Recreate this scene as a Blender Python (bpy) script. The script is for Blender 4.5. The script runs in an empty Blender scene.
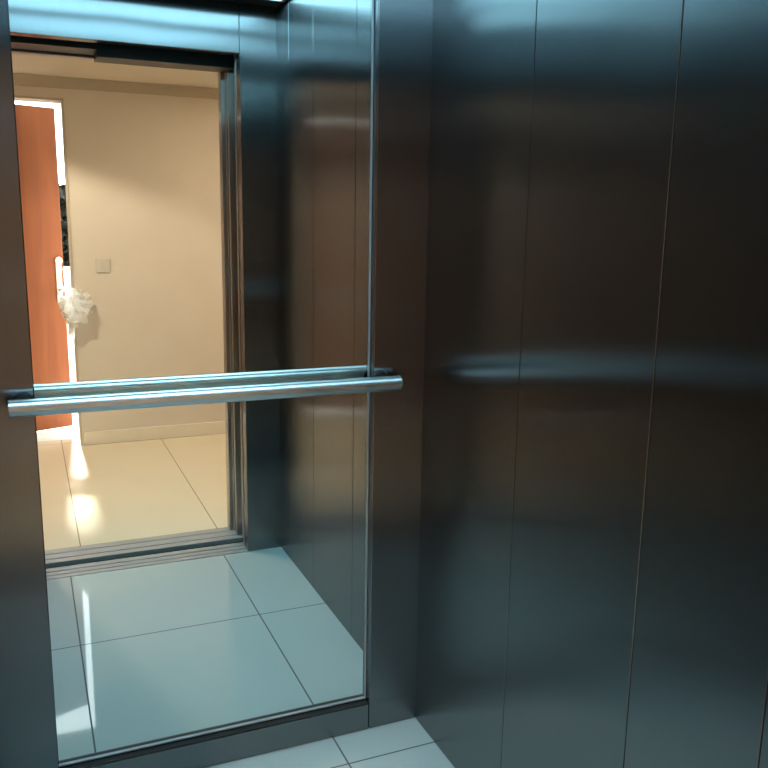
import bpy, bmesh, math, random
from mathutils import Vector, Matrix
random.seed(7)
S = bpy.context.scene
C = S.collection

# ------------------------------------------------------------------ materials
def new_mat(name):
    m = bpy.data.materials.new(name); m.use_nodes = True
    nt = m.node_tree; b = nt.nodes['Principled BSDF']
    return m, nt, b

def plain(name, col, rough=.5, metal=0., spec=.5, noise=0., scale=8., bump=0.):
    m, nt, b = new_mat(name)
    b.inputs['Base Color'].default_value = (*col, 1); b.inputs['Roughness'].default_value = rough
    b.inputs['Metallic'].default_value = metal; b.inputs['Specular IOR Level'].default_value = spec
    if noise or bump:
        tc = nt.nodes.new('ShaderNodeTexCoord'); n = nt.nodes.new('ShaderNodeTexNoise')
        n.inputs['Scale'].default_value = scale; n.inputs['Detail'].default_value = 5
        nt.links.new(tc.outputs['Object'], n.inputs['Vector'])
        if noise:
            r = nt.nodes.new('ShaderNodeValToRGB')
            r.color_ramp.elements[0].color = (*[c*(1-noise) for c in col], 1)
            r.color_ramp.elements[1].color = (*[min(1, c*(1+noise)) for c in col], 1)
            r.color_ramp.elements[0].position = .3; r.color_ramp.elements[1].position = .7
            nt.links.new(n.outputs['Fac'], r.inputs['Fac']); nt.links.new(r.outputs['Color'], b.inputs['Base Color'])
        if bump:
            bp = nt.nodes.new('ShaderNodeBump'); bp.inputs['Strength'].default_value = bump; bp.inputs['Distance'].default_value = .002
            nt.links.new(n.outputs['Fac'], bp.inputs['Height']); nt.links.new(bp.outputs['Normal'], b.inputs['Normal'])
    return m

def steel(name, col, rough=.3, wobble=.02, aniso=1.0):
    """brushed steel: reflections smear along the horizontal"""
    m, nt, b = new_mat(name)
    N, L = nt.nodes, nt.links
    b.inputs['Metallic'].default_value = 1
    b.inputs['Roughness'].default_value = rough
    b.inputs['Anisotropic'].default_value = aniso
    geo = N.new('ShaderNodeNewGeometry')
    cr = N.new('ShaderNodeVectorMath'); cr.operation = 'CROSS_PRODUCT'
    L.new(geo.outputs['True Normal'], cr.inputs[0]); cr.inputs[1].default_value = (0, 0, 1)
    add = N.new('ShaderNodeVectorMath'); add.operation = 'ADD'      # level faces get a tangent along x
    L.new(cr.outputs[0], add.inputs[0]); add.inputs[1].default_value = (.001, 0, 0)
    nrm = N.new('ShaderNodeVectorMath'); nrm.operation = 'NORMALIZE'; L.new(add.outputs[0], nrm.inputs[0])
    L.new(nrm.outputs[0], b.inputs['Tangent'])
    tc = N.new('ShaderNodeTexCoord')
    mp = N.new('ShaderNodeMapping'); mp.inputs['Scale'].default_value = (900, 900, 6)
    L.new(tc.outputs['Object'], mp.inputs['Vector'])
    nz = N.new('ShaderNodeTexNoise'); nz.inputs['Scale'].default_value = 1; nz.inputs['Detail'].default_value = 2
    L.new(mp.outputs['Vector'], nz.inputs['Vector'])
    r = N.new('ShaderNodeValToRGB')
    r.color_ramp.elements[0].color = (*[c*.9 for c in col], 1); r.color_ramp.elements[1].color = (*[c*1.1 for c in col], 1)
    L.new(nz.outputs['Fac'], r.inputs['Fac']); L.new(r.outputs['Color'], b.inputs['Base Color'])
    if wobble:
        n2 = N.new('ShaderNodeTexNoise'); n2.inputs['Scale'].default_value = 2.2; n2.inputs['Detail'].default_value = 1
        L.new(tc.outputs['Object'], n2.inputs['Vector'])
        bp = N.new('ShaderNodeBump'); bp.inputs['Strength'].default_value = 1; bp.inputs['Distance'].default_value = wobble
        L.new(n2.outputs['Fac'], bp.inputs['Height']); L.new(bp.outputs['Normal'], b.inputs['Normal'])
    return m

def tile(name, col, grout, x0, px, y0, py, width, rough, spec=.5, vary=.04):
    m, nt, b = new_mat(name)
    N, L = nt.nodes, nt.links
    geo = N.new('ShaderNodeTexCoord')
    sp = N.new('ShaderNodeSeparateXYZ'); L.new(geo.outputs['Object'], sp.inputs[0])
    def line(sock, o, p):
        a = N.new('ShaderNodeMath'); a.operation = 'SUBTRACT'; L.new(sock, a.inputs[0]); a.inputs[1].default_value = o
        d = N.new('ShaderNodeMath'); d.operation = 'DIVIDE'; L.new(a.outputs[0], d.inputs[0]); d.inputs[1].default_value = p
        f = N.new('ShaderNodeMath'); f.operation = 'ROUND'; L.new(d.outputs[0], f.inputs[0])
        s = N.new('ShaderNodeMath'); s.operation = 'SUBTRACT'; L.new(d.outputs[0], s.inputs[0]); L.new(f.outputs[0], s.inputs[1])
        ab = N.new('ShaderNodeMath'); ab.operation = 'ABSOLUTE'; L.new(s.outputs[0], ab.inputs[0])
        lt = N.new('ShaderNodeMath'); lt.operation = 'LESS_THAN'; L.new(ab.outputs[0], lt.inputs[0]); lt.inputs[1].default_value = width/2/p
        return lt.outputs[0]
    lx, ly = line(sp.outputs[0], x0, px), line(sp.outputs[1], y0, py)
    mx = N.new('ShaderNodeMath'); mx.operation = 'MAXIMUM'; L.new(lx, mx.inputs[0]); L.new(ly, mx.inputs[1])
    nz = N.new('ShaderNodeTexNoise'); nz.inputs['Scale'].default_value = 3; nz.inputs['Detail'].default_value = 6
    L.new(geo.outputs['Object'], nz.inputs['Vector'])
    r = N.new('ShaderNodeValToRGB')
    r.color_ramp.elements[0].color = (*[c*(1-vary) for c in col], 1); r.color_ramp.elements[1].color = (*[c*(1+vary) for c in col], 1)
    L.new(nz.outputs['Fac'], r.inputs['Fac'])
    mix = N.new('ShaderNodeMix'); mix.data_type = 'RGBA'
    L.new(mx.outputs[0], mix.inputs[0]); L.new(r.outputs['Color'], mix.inputs[6]); mix.inputs[7].default_value = (*grout, 1)
    L.new(mix.outputs[2], b.inputs['Base Color'])
    ro = N.new('ShaderNodeMapRange'); L.new(mx.outputs[0], ro.inputs[0]); ro.inputs[3].default_value = rough; ro.inputs[4].default_value = .7
    L.new(ro.outputs[0], b.inputs['Roughness'])
    b.inputs['Specular IOR Level'].default_value = spec
    return m

def wood(name, a, bcol):
    m, nt, b = new_mat(name)
    N, L = nt.nodes, nt.links
    tc = N.new('ShaderNodeTexCoord'); mp = N.new('ShaderNodeMapping'); mp.inputs['Scale'].default_value = (18, 18, 1.2)
    L.new(tc.outputs['Object'], mp.inputs['Vector'])
    nz = N.new('ShaderNodeTexNoise'); nz.inputs['Scale'].default_value = 1; nz.inputs['Detail'].default_value = 6; nz.inputs['Distortion'].default_value = .6
    L.new(mp.outputs['Vector'], nz.inputs['Vector'])
    r = N.new('ShaderNodeValToRGB'); r.color_ramp.elements[0].color = (*a, 1); r.color_ramp.elements[1].color = (*bcol, 1)
    r.color_ramp.elements[0].position = .3; r.color_ramp.elements[1].position = .7
    L.new(nz.outputs['Fac'], r.inputs['Fac']); L.new(r.outputs['Color'], b.inputs['Base Color'])
    b.inputs['Roughness'].default_value = .55; b.inputs['Specular IOR Level'].default_value = .25
    return m

def emit(name, col, st):
    m, nt, b = new_mat(name)
    b.inputs['Base Color'].default_value = (.9, .9, .9, 1)
    b.inputs['Emission Color'].default_value = (*col, 1); b.inputs['Emission Strength'].default_value = st
    return m

M = dict(
    steel=steel('brushed_steel', (.215, .22, .225), .24, wobble=.003),
    rail=steel('rail_steel', (.60, .61, .61), .36, wobble=0, aniso=.3),
    doorsteel=steel('door_steel', (.50, .47, .44), .30, wobble=0),
    sill=plain('sill_aluminium', (.42, .45, .48), .42, metal=.4, noise=.05),
    backing=plain('dark_backing', (.010, .0105, .011), .9, spec=.2, noise=.2),
    black=plain('black_paint', (.012, .012, .013), .45, noise=.15),
    cartile=tile('car_floor_tile', (.47, .535, .53), (.10, .11, .11), .097, .633, -.125, .641, .005, .035),
    halltile=tile('hall_floor_tile', (.80, .71, .53), (.24, .19, .13), .155, .617, -1.70, 1.86, .005, .27),
    wall=plain('hall_paint', (.69, .61, .52), .75, noise=.03, scale=3, bump=.05),
    ceil=plain('hall_ceiling_paint', (.69, .61, .52), .8, noise=.02, scale=3),
    cornice=plain('cornice_paint', (.52, .44, .35), .6, noise=.03),
    skirting=plain('skirting_paint', (.80, .72, .60), .45, noise=.02),
    wood=wood('orange_wood', (.135, .033, .007), (.185, .050, .011)),
    chrome=plain('satin_chrome', (.52, .47, .38), .5, metal=.35, noise=.04),
    switch=plain('switch_plastic', (.62, .56, .49), .4, noise=.02),
    outfloor=plain('walkway_concrete', (.72, .72, .70), .8, noise=.06),
    parapet=plain('parapet_plaster', (.85, .85, .83), .8, noise=.04),
    leaf=plain('dark_leaf', (.006, .009, .004), .7, noise=.4, scale=20),
    bark=plain('bark', (.05, .035, .02), .9, noise=.3),
    led=emit('frosted_light_panel', (.37, .77, 1.0), 6.8),
    lamp=emit('warm_lamp_face', (1, .78, .5), 8),
)
# mirror silvering
m, nt, b = new_mat('mirror_silver'); b.inputs['Metallic'].default_value = 1
tcm = nt.nodes.new('ShaderNodeTexCoord'); nzm = nt.nodes.new('ShaderNodeTexNoise'); nzm.inputs['Scale'].default_value = 1.5
rm = nt.nodes.new('ShaderNodeValToRGB'); rm.color_ramp.elements[0].color = (.83, .89, .86, 1); rm.color_ramp.elements[1].color = (.85, .91, .88, 1)
nt.links.new(tcm.outputs['Object'], nzm.inputs['Vector']); nt.links.new(nzm.outputs['Fac'], rm.inputs['Fac'])
nt.links.new(rm.outputs['Color'], b.inputs['Base Color'])
b.inputs['Roughness'].default_value = 0.0
M['mirror'] = m
# translucent white sheet material for the splash imitating glare
m, nt, b = new_mat('glare_white')
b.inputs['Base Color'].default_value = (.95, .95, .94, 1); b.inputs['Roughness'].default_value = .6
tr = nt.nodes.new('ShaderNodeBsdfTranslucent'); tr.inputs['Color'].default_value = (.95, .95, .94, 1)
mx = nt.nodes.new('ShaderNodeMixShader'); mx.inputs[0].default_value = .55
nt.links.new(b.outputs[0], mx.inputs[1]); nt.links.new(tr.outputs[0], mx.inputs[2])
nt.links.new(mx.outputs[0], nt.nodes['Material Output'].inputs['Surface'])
M['glare'] = m

# ------------------------------------------------------------------ helpers
class MB:
    def __init__(s): s.bm = bmesh.new()
    def box(s, x0, x1, y0, y1, z0, z1, bev=0., seg=1):
        r = bmesh.ops.create_cube(s.bm, size=1)
        vs = r['verts']
        for v in vs:
            v.co = Vector(((x0+x1)/2+v.co.x*(x1-x0), (y0+y1)/2+v.co.y*(y1-y0), (z0+z1)/2+v.co.z*(z1-z0)))
        if bev:
            es = list({e for v in vs for e in v.link_edges})
            bmesh.ops.bevel(s.bm, geom=es, offset=bev, segments=seg, profile=.5, affect='EDGES')
        return s
    def lathe(s, axis_o, axis_d, prof, n=32):
        """prof: list of (distance along axis, radius)"""
        d = Vector(axis_d).normalized(); o = Vector(axis_o)
        a = d.orthogonal().normalized(); b2 = d.cross(a)
        rings = []
        for t, r in prof:
            if r < 1e-6: rings.append([s.bm.verts.new(o+d*t)])
            else: rings.append([s.bm.verts.new(o+d*t+(a*math.cos(k*2*math.pi/n)+b2*math.sin(k*2*math.pi/n))*r) for k in range(n)])
        for A, B in zip(rings, rings[1:]):
            for k in range(n):
                k2 = (k+1) % n
                if len(A) == 1 and len(B) == 1: continue
                if len(A) == 1: s.bm.faces.new((A[0], B[k2], B[k]))
                elif len(B) == 1: s.bm.faces.new((A[k], A[k2], B[0]))
                else: s.bm.faces.new((A[k], A[k2], B[k2], B[k]))
        return s
    def tube(s, pts, r, n=12):
        pts = [Vector(p) for p in pts]; rings = []
        up = Vector((0, 0, 1))
        for i, p in enumerate(pts):
            t = (pts[min(i+1, len(pts)-1)]-pts[max(i-1, 0)]).normalized()
            a = t.cross(up)
            if a.length < 1e-3: a = t.cross(Vector((0, 1, 0)))
            a.normalize(); c = t.cross(a)
            rings.append([s.bm.verts.new(p+(a*math.cos(k*2*math.pi/n)+c*math.sin(k*2*math.pi/n))*r) for k in range(n)])
        for A, B in zip(rings, rings[1:]):
            for k in range(n): s.bm.faces.new((A[k], A[(k+1) % n], B[(k+1) % n], B[k]))
        s.bm.faces.new(rings[0][::-1]); s.bm.faces.new(rings[-1])
        return s
    def prism(s, pts, ax, lo, hi):
        """extrude a 2D outline along axis 'x' (pts are y,z)"""
        mk = lambda t: [s.bm.verts.new((t, p[0], p[1]) if ax == 'x' else (p[0], t, p[1])) for p in pts]
        A, B = mk(lo), mk(hi); n = len(pts)
        s.bm.faces.new(A[::-1]); s.bm.faces.new(B)
        for k in range(n): s.bm.faces.new((A[k], A[(k+1) % n], B[(k+1) % n], B[k]))
        return s
    def build(s, name, mat, parent=None, smooth=False, origin=None):
        bmesh.ops.recalc_face_normals(s.bm, faces=s.bm.faces[:])
        me = bpy.data.meshes.new(name)
        if origin is not None: bmesh.ops.translate(s.bm, verts=s.bm.verts[:], vec=-Vector(origin))
        s.bm.to_mesh(me); s.bm.free(); me.materials.append(mat)
        o = bpy.data.objects.new(name, me); C.objects.link(o)
        if smooth:
            for p in me.polygons: p.use_smooth = True
            me.set_sharp_from_angle(angle=math.radians(40))
        if origin is not None: o.location = origin
        if parent is not None: o.parent = parent
        return o

def tag(o, label=None, cat=None, group=None, kind=None):
    if label: o['label'] = label
    if cat: o['category'] = cat
    if group: o['group'] = group
    if kind: o['kind'] = kind
    return o

def empty(name, loc=(0, 0, 0), rz=0):
    o = bpy.data.objects.new(name, None); C.objects.link(o); o.location = loc; o.rotation_euler = (0, 0, rz)
    o.empty_display_size = .1
    return o

def copy_tree(o, parent=None):
    c = o.copy(); C.objects.link(c); c.parent = parent
    for ch in [k for k in o.children]: copy_tree(ch, c)
    return c

# ------------------------------------------------------------------ dimensions (metres)
XL, XR = -.15, .99          # lift car side walls
XM0, XM1 = 0.0, .840        # mirror opening between the corner panels
YF = -1.373                 # inner face of the car front
H = 2.287                   # car ceiling
YM = .027                   # mirror face
ZT = 2.10                   # car door head
HY = -3.478                 # far wall of the landing
HC = 2.263                  # landing ceiling
YL = -1.70                  # landing side face of the lift surround

# ------------------------------------------------------------------ lift car shell
fl = MB().box(XL-.03, XR+.03, YF, .06, -.03, 0).build('floor', M['cartile'])
tag(fl, 'pale glossy square tiled floor inside the steel lift car', 'floor', kind='structure')

wb = MB().box(XL-.03, XR+.03, .036, .06, 0, H).build('wall_back', M['backing'])
tag(wb, 'back wall of the lift with steel corner panels around the mirror', 'wall', kind='structure')
MB().box(XM1, XR+.0035, 0, .036, 0.001, H, .003, 2).build('corner_panel', M['steel'], wb)
MB().box(XL-.0035, XM0, 0, .036, 0.001, H, .0012).build('corner_panel', M['steel'], wb)
MB().box(XM0+.001, XM1-.0015, 0, .036, 0.001, .081, .0015).build('bottom_rail', M['steel'], wb)
MB().box(XM0+.001, XM1-.0015, 0, .036, 2.2, H, .0015).build('top_rail', M['steel'], wb)

def side_wall(name, x0, x1, px0, px1, label):
    w = MB().box(x0, x1, YF+.0005, .0355, 0, H).build(name, M['backing'])
    tag(w, label, 'wall', kind='structure')
    for a, b_ in ((-.4795, .0012), (-.907, -.4795), (-1.205, -.907), (YF, -1.205)):
        MB().box(px0, px1, a+.0012, b_-.0012, 0.001, H, .001).build('steel_panel', M['steel'], w)
    return w
side_wall('wall_right', XR+.004, XR+.03, XR, XR+.004, 'brushed steel lift wall of tall panels right of the mirror')
side_wall('wall_left', XL-.03, XL-.004, XL-.004, XL, 'brushed steel lift wall at the left side of the car')

wf = MB().box(.8395, XR+.029, YF-.06, YF, 0.001, H, .001).build('wall_front', M['steel'])
tag(wf, 'dark steel front wall of the lift around its doorway, seen in the mirror', 'wall', kind='structure')
MB().box(-.062, .8375, YF-.06, YF, ZT, H, .001).build('header_panel', M['steel'], wf)
MB().box(XL-.029, -.064, YF-.06, YF, 0.001, H, .001).build('strike_panel', M['steel'], wf)

ce = MB().box(XL-.03, XR+.03, YF-.06, .06, H, H+.05).build('ceiling', M['black'])
tag(ce, 'black ceiling of the lift car', 'ceiling', kind='structure')

# luminous panels let into the ceiling
def light_panel(y0, y1, label):
    t = empty('ceiling_light', (.42, (y0+y1)/2, H))
    tag(t, label, 'light', 'light panels in the lift ceiling')
    x0, x1, hy = -.545, .545, (y1-y0)/2
    MB().box(x0, x1, -hy, hy, -.010, -.004).build('diffuser', M['led'], t)
    f = MB()
    for a in ((x0-.014, x1+.014, -hy-.014, -hy), (x0-.014, x1+.014, hy, hy+.014), (x0-.014, x0, -hy, hy), (x1, x1+.014, -hy, hy)):
        f.box(*a, -.014, 0, .001)
    f.build('frame', M['rail'], t)
    return t
light_panel(-1.22, -.96, 'bright light panel in the lift ceiling nearest its doorway')
light_panel(-.84, -.44, 'bright light panel in the middle of the lift ceiling')

# ------------------------------------------------------------------ mirror
mi = empty('mirror', (.42, YM, .081))
tag(mi, 'tall mirror recessed in the back wall of the lift behind the handrail', 'mirror')
MB().box(-.4195, .4185, 0, .006, .004, 2.118, .0008).build('glass', M['mirror'], mi)
MB().box(-.4195, .4185, -.004, -.0003, .0045, .010, .0008).build('bottom_bead', M['sill'], mi)
MB().box(-.4195, .4185, -.024, -.0045, .0005, .0025).build('bottom_gap_shade', M['black'], mi)  # black strip paints the shade of the gap onto the ledge
MB().box(.4155, .4185, -.004, -.0005, .0105, 2.118).build('side_bead', M['sill'], mi)

# ------------------------------------------------------------------ handrail
hr = empty('handrail', (.4185, -.060, 1.039))
tag(hr, 'round polished steel handrail running across the front of the mirror', 'handrail')
L2 = .4725
MB().lathe((-L2, 0, 0), (1, 0, 0), [(.004, .0195), (2*L2-.004, .0195)], 40).build('tube', M['rail'], hr, True)
for s in (-1, 1):
    MB().lathe((s*(L2-.0045), 0, 0), (s, 0, 0), [(0, .0196), (.003, .0196), (.0045, .0175), (.0045, 0)], 40).build('end_cap', M['rail'], hr, True)
    br = MB().lathe((s*.440, .016, 0), (0, 1, 0), [(0, .008), (.041, .008)], 20)
    b_ = br.build('bracket', M['black'], hr, True)
    MB().lathe((s*.440, .0509, 0), (0, 1, 0), [(0, .009), (.001, .021), (.004, .023), (.0088, .023)], 28).build('rosette', M['black'], b_, True)

# ------------------------------------------------------------------ lift doorway: sills, doors, landing frame
def sill(name, y0, y1, grooves, label):
    pts = [(y0, -.03), (y0, 0.002)]
    for a, b2 in grooves: pts += [(a, .002), (a, -.012), (b2, -.012), (b2, .002)]
    pts += [(y1, .002), (y1, -.03)]
    o = MB().prism(pts, 'x', -.10, .96).build(name, M['sill'])
    tag(o, label, 'sill', kind='structure')
sill('trim_1', -1.487, YF-.002, [(-1.452, -1.443), (-1.412, -1.405)], 'grooved aluminium sill on the lift side of the dark gap')
sill('trim_2', -1.690, -1.543, [(-1.650, -1.643), (-1.592, -1.584)], 'grooved aluminium sill on the landing side of the dark gap')
gap_fill = MB().box(-.10, .96, -1.5425, -1.4875, -.10, -.016).box(-.4, 1.6, -1.70, YF-.0005, -.13, -.1005).build('gap_shade_fill', M['backing'])  # matte black filler raised into the sill gap so it stays dark
tag(gap_fill, 'matte black filler painting the shade of the gap between the two sills', 'trim', kind='structure')

d1 = empty('door_1', (.843, -1.47, .006)); tag(d1, 'steel lift car door slid open behind the front panel', 'door', kind='structure')
MB().box(-.006, .42, .004, .026, 0, 2.115, .002).build('door_panel', M['doorsteel'], d1)
MB().box(.008, .42, -.030, -.010, 0, 2.115, .002).build('door_panel', M['doorsteel'], d1)
d2 = empty('door_2', (.848, -1.62, .006)); tag(d2, 'steel landing door slid open into the shaft wall', 'door', kind='structure')
MB().box(-.012, .42, .022, .044, 0, 2.09, .002).build('door_panel', M['doorsteel'], d2)
MB().box(-.010, .42, -.030, -.010, 0, 2.09, .002).build('door_panel', M['doorsteel'], d2)

tr4 = MB().box(-.20, 1.0, -1.50, YF-.0605, ZT+.012, 2.30).build('trim_4', M['black'])
tag(tr4, 'black door track over the lift doorway', 'track', kind='structure')
MB().box(.31, 1.0, -1.652, -1.52, 2.066, 2.30).build('hanger_box', M['black'], tr4)
MB().box(-.20, .31, -1.66, -1.52, 2.092, 2.30).build('track_cover', M['black'], tr4)

# steel surround on the landing side
fr = MB().box(.823, .90, YL-.012, -1.655, 0.001, 2.16, .002).build('trim_5', M['doorsteel'])
tag(fr, 'steel frame around the lift doorway on the landing side', 'door frame', kind='structure')
MB().box(-.17, -.060, YL-.012, -1.545, 0.001, 2.16, .002).build('frame_side', M['doorsteel'], fr)
MB().box(-.059, .822, YL-.012, -1.667, 2.082, 2.16, .002).build('frame_head', M['doorsteel'], fr)

wl = MB().box(.88, 2.6, YL, YL+.06, 0, 2.45).box(-2.2, -.15, YL, YL+.06, 0, 2.45).box(-.15, .88, YL, YL+.03, 2.16, 2.45)
wl = wl.build('wall_landing', M['wall']); tag(wl, 'painted landing wall around the lift doorway', 'wall', kind='structure')
sh = MB().box(1.30, 1.34, YL+.06, YF-.06, -.1, 2.45).box(-.5, -.46, YL+.06, YF-.06, -.1, 2.45).box(-.46, 1.3, YL+.06, YF-.06, 2.38, 2.42)
sh.box(1.02, 1.34, YF-.09, YF-.062, -.1, 2.45).box(-.5, XL-.03, YF-.09, YF-.062, -.1, 2.45)
sh = sh.build('wall_shaft', M['backing']); tag(sh, 'dark shaft wall beside the open lift doors', 'wall', kind='structure')

# ------------------------------------------------------------------ landing (seen in the mirror)
hf = MB().box(-2.2, 2.6, HY-.19, -1.690, -.03, 0).build('floor_landing', M['halltile'])
tag(hf, 'warm cream tiled landing floor outside the lift', 'floor', kind='structure')
XJ, ZJ, XH = .270, 2.132, -.60
hw = MB().box(XJ, 2.6, HY-.19, HY, 0, 2.45).box(-2.2, XH, HY-.19, HY, 0, 2.45).box(XH, XJ, HY-.19, HY, ZJ, 2.45)
hw = hw.build('wall_far', M['wall']); tag(hw, 'beige painted landing wall with a doorway at its left', 'wall', kind='structure')
we = MB().box(2.6, 2.66, HY-.19, YL+.06, 0, 2.45).build('wall_end', M['wall']); tag(we, 'beige end wall of the landing', 'wall', kind='structure')
ws = MB().box(-2.26, -2.2, HY-.19, YL+.06, 0, 2.45).build('wall_side', M['wall']); tag(ws, 'beige side wall of the landing', 'wall', kind='structure')
hc = MB().box(-2.2, 2.6, HY, YL, HC, HC+.05).build('ceiling_landing', M['ceil']); tag(hc, 'beige landing ceiling above the cornice', 'ceiling', kind='structure')
co = MB().box(-2.2, 2.6, HY, HY+.012, 2.197, HC).build('trim_6', M['cornice']); tag(co, 'darker beige cornice band along the top of the landing wall', 'cornice', kind='structure')
sk = MB().box(.292, 2.6, HY, HY+.014, 0.0005, .088, .003).build('baseboard_far', M['skirting']); tag(sk, 'low cream skirting along the foot of the landing wall', 'skirting', kind='structure')
# thin lining round the timber doorway
jl = MB().box(XJ-.004, XJ+.008, HY-.005, HY+.006, 0, ZJ+.008).box(XH-.008, XJ+.008, HY-.005, HY+.006, ZJ-.004, ZJ+.008).box(XH-.008, XH+.004, HY-.005, HY+.006, 0, ZJ+.008)
jl = jl.build('trim_7', M['cornice']); tag(jl, 'narrow beige lining around the timber doorway', 'door frame', kind='structure')

# light switch
sw = empty('light_switch', (.4575, HY, 1.150)); tag(sw, 'small square beige light switch on the landing wall', 'switch')
MB().box(-.043, .043, .0005, .009, -.043, .043, .003, 2).build('face_plate', M['switch'], sw)
MB().prism([(.009, -.020), (.0125, -.020), (.0155, .020), (.009, .020)], 'x', -.011, .011).build('rocker', M['switch'], sw)

# timber door, ajar outwards
ang = math.atan2(.096, .248)
HX, HYD = -.59, HY-.19-.005
dl = .897
d3 = empty('door_3', (HX, HYD, .012), -ang); tag(d3, 'orange timber door standing ajar at the left of the landing', 'door', kind='structure')
MB().box(0, dl, -.042, 0, 0, 2.128, .002).build('door_leaf', M['wood'], d3)
MB().box(dl-.0005, dl+.0015, -.036, -.006, .9, 1.14, .0005).build('lock_plate', M['chrome'], d3)
hp = MB().box(dl-.058, dl-.018, 0.0005, .010, .86, 1.165, .004, 2).build('handle_plate', M['chrome'], d3)
MB().tube([(dl-.038, .010, .95), (dl-.038, .05, .95), (dl-.044, .058, .947), (dl-.060, .060, .935), (dl-.075, .058, .92)], .009, 14).build('lever', M['chrome'], hp, True)
MB().lathe((dl-.038, .010, 1.145), (0, 1, 0), [(0, .026), (.006, .026), (.010, .020), (.010, 0)], 24).build('lock_cap', M['chrome'], hp, True)
for z in (.2, 1.05, 1.9):
    MB().lathe((-.001, .008, z-.05), (0, 0, 1), [(0, 0), (0, .007), (.1, .007), (.1, 0)], 14).build('hinge', M['chrome'], d3, True)

# ragged white bundle added as a solid stand-in for glare at the door gap
def splash():
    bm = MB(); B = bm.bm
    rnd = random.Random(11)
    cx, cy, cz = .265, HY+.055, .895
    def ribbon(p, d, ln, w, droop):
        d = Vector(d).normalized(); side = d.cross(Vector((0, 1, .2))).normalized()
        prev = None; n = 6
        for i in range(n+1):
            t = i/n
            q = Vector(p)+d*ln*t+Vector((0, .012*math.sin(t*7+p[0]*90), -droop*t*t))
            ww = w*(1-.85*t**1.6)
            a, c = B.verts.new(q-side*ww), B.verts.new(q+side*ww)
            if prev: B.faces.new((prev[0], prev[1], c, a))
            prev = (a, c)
    # uneven core
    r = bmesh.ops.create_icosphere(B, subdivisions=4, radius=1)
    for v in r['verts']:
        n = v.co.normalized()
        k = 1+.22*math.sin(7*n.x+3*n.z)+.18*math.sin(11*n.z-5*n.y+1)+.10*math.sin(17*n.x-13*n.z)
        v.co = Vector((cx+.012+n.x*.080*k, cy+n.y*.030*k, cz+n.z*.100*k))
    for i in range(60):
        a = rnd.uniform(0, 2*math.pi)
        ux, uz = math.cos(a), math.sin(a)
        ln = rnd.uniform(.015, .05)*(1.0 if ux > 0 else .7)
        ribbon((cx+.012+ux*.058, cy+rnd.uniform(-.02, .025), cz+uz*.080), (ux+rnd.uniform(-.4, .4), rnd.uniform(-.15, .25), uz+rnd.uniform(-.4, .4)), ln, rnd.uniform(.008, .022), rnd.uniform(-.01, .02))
    for i in range(16):      # ragged strips below the core
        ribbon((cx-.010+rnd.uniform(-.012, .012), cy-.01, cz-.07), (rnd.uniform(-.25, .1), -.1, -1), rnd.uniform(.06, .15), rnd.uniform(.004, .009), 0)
    for i in range(10):      # strips running back into the gap
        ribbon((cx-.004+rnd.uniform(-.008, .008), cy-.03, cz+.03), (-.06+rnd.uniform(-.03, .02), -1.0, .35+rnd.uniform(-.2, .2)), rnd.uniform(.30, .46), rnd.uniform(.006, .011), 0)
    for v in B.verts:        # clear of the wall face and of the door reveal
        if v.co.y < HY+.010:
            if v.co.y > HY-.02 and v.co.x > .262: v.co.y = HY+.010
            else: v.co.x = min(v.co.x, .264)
    return bm.build('glare_splash', M['glare'], origin=(cx, cy, cz))
bu = tag(splash(), 'added ragged white shape standing in for glare at the timber door gap below the handle', 'splash')

# landing downlights
def downlight(x, y, label):
    t = empty('downlight', (x, y, HC)); tag(t, label, 'light', 'recessed downlights in the landing ceiling')
    MB().lathe((0, 0, 0), (0, 0, -1), [(0, .043), (.003, .043), (.004, .055), (0.0005, .058)], 40).build('trim_ring', M['ceil'], t, True)
    MB().lathe((0, 0, -.002), (0, 0, -1), [(0, 0), (0, .042)], 40).build('lamp_face', M['lamp'], t, True)
    return t
downlight(-.30, -2.60, 'round recessed downlight in the landing ceiling near the timber door')

t = empty('fill_lamp', (1.45, -2.5, HC)); tag(t, 'flat square fill lamp added out of view to raise the landing light', 'light')  # unseen lamp added to lift the ambient light on the landing
MB().box(-.16, .16, -.16, .16, -.035, -.0005, .004).build('housing', M['ceil'], t)
MB().box(-.145, .145, -.145, .145, -.044, -.0355, .003).build('diffuser', M['lamp'], t)

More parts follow.
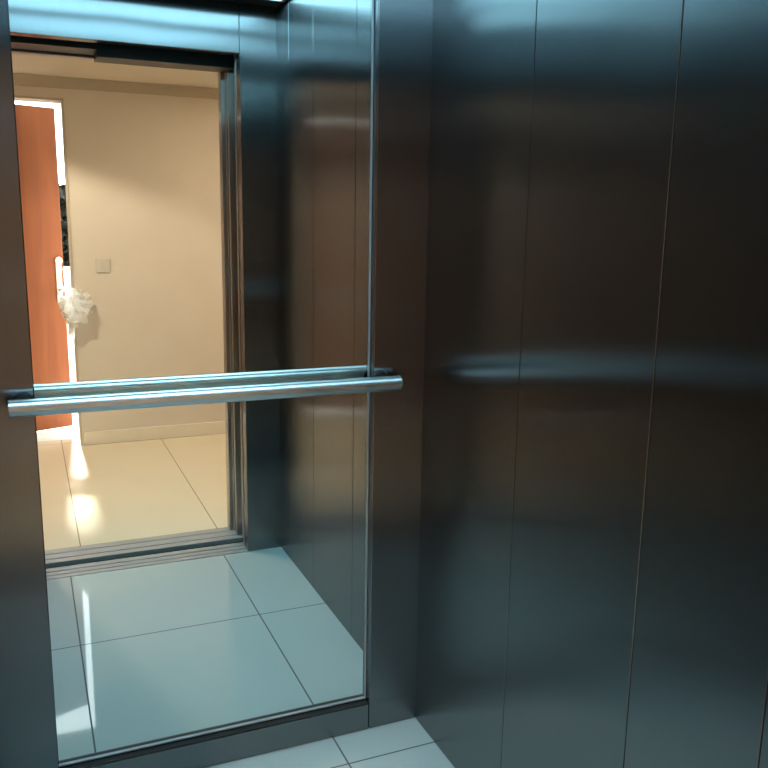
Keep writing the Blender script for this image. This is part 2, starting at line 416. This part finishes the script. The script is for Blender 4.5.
# ------------------------------------------------------------------ outside the timber door
of = MB().box(-3.5, 3.5, -5.2, HY-.19, -.05, -.004).build('floor_walkway', M['outfloor']); tag(of, 'white concrete walkway outside the timber door', 'walkway', kind='structure')
ca = MB().box(-3.5, 3.5, -5.2, HY-.19, 3.2, 3.35).build('ceiling_sun_block', M['parapet']); tag(ca, 'white canopy slab added out of view over the walkway to block high sun', 'canopy', kind='structure')  # slab added out of view to stop sun entering over the door
pa = MB().box(-3.5, 3.5, -5.2, -5.05, -.05, 1.05, .01).build('wall_parapet', M['parapet']); tag(pa, 'white plastered parapet wall outside the timber door', 'wall', kind='structure')
gr = MB().box(-12, 12, -14, -5.2, -.15, -.05).build('ground', M['leaf']); tag(gr, 'dark ground beyond the parapet', 'ground', kind='structure')
def shrub(x, y, h, seed, label):
    t = empty('shrub', (x, y, -.05)); tag(t, label, 'shrub')
    rnd = random.Random(seed)
    MB().tube([(0, 0, 0), (.03, .01, .5), (-.02, 0, 1.0), (.02, .02, h*.8)], .03, 8).build('stem', M['bark'], t, True)
    f = MB()
    for i in range(2600):
        while True:
            q = Vector((rnd.uniform(-1, 1), rnd.uniform(-1, 1), rnd.uniform(-1, 1)))
            if q.length < 1: break
        p = Vector((q.x*.55, q.y*.4, h*.55+q.z*h*.45))
        a = Vector((rnd.gauss(0, 1), rnd.gauss(0, 1), rnd.gauss(0, 1))).normalized(); c = a.orthogonal().normalized()
        l, w = rnd.uniform(.05, .09), rnd.uniform(.02, .035)
        f.bm.faces.new([f.bm.verts.new(p+v) for v in (a*-l, c*w, a*l, c*-w)])
    f.build('foliage', M['leaf'], t)
shrub(.36, -5.85, 1.78, 3, 'dark shrub beyond the parapet seen through the door gap')

# ------------------------------------------------------------------ lights
def area(name, loc, sx, sy, power, col, spread=math.pi, rot=(0, 0, 0)):
    l = bpy.data.lights.new(name, 'AREA'); l.shape = 'RECTANGLE'; l.size = sx; l.size_y = sy
    l.energy = power; l.color = col; l.spread = spread
    o = bpy.data.objects.new(name, l); C.objects.link(o); o.location = loc; o.rotation_euler = rot
    return o
COOL = (.55, .90, 1.0)
area('lift_lamp_door', (.42, -1.09, H-.016), .9, .24, 2, COOL, math.radians(110))
area('lift_lamp_middle', (.42, -.64, H-.016), .9, .38, 3, COOL, math.radians(110))
def spot(name, loc, power, col, ang, blend):
    l = bpy.data.lights.new(name, 'SPOT'); l.energy = power; l.color = col; l.spot_size = math.radians(ang); l.spot_blend = blend
    l.shadow_soft_size = .035
    o = bpy.data.objects.new(name, l); C.objects.link(o); o.location = loc
    return o
WARM = (1.0, .83, .64)
spot('landing_lamp', (-.30, -2.60, HC-.008), 125, WARM, 136, .22)
area('landing_fill', (1.45, -2.5, HC-.047), .28, .28, 11, WARM)  # light of the added fill lamp
sun = bpy.data.lights.new('sun', 'SUN'); sun.energy = 30; sun.angle = math.radians(4); sun.color = (1, .97, .92)
so = bpy.data.objects.new('sun', sun); C.objects.link(so)
so.rotation_euler = Vector((-.03, 1, -1.0)).to_track_quat('-Z', 'Y').to_euler()

w = bpy.data.worlds.new('sky'); S.world = w; w.use_nodes = True
bg = w.node_tree.nodes['Background']; bg.inputs[0].default_value = (.95, .98, 1.0, 1); bg.inputs[1].default_value = 6.5

# ------------------------------------------------------------------ camera
cd = bpy.data.cameras.new('camera'); co_ = bpy.data.objects.new('camera', cd); C.objects.link(co_)
yaw, pitch, roll, f = .4065, .194, .0157, 836.3
fw = Vector((math.sin(yaw)*math.cos(pitch), math.cos(yaw)*math.cos(pitch), -math.sin(pitch)))
rt = Vector((math.cos(yaw), -math.sin(yaw), 0)); up = rt.cross(fw)
r2 = rt*math.cos(roll)+up*math.sin(roll); u2 = up*math.cos(roll)-rt*math.sin(roll)
co_.matrix_world = Matrix.Translation((-.0038, -2.0324, 1.4601)) @ Matrix((r2, u2, -fw)).transposed().to_4x4()
cd.sensor_width = 36; cd.lens = f*36/768; cd.clip_start = .01
S.camera = co_

S.view_settings.view_transform = 'Standard'; S.view_settings.look = 'None'; S.view_settings.gamma = 1
S.view_settings.use_curve_mapping = False; S.view_settings.exposure = 0
S.cycles.max_bounces = 16; S.cycles.glossy_bounces = 12; S.cycles.diffuse_bounces = 6
S.cycles.sample_clamp_indirect = 6
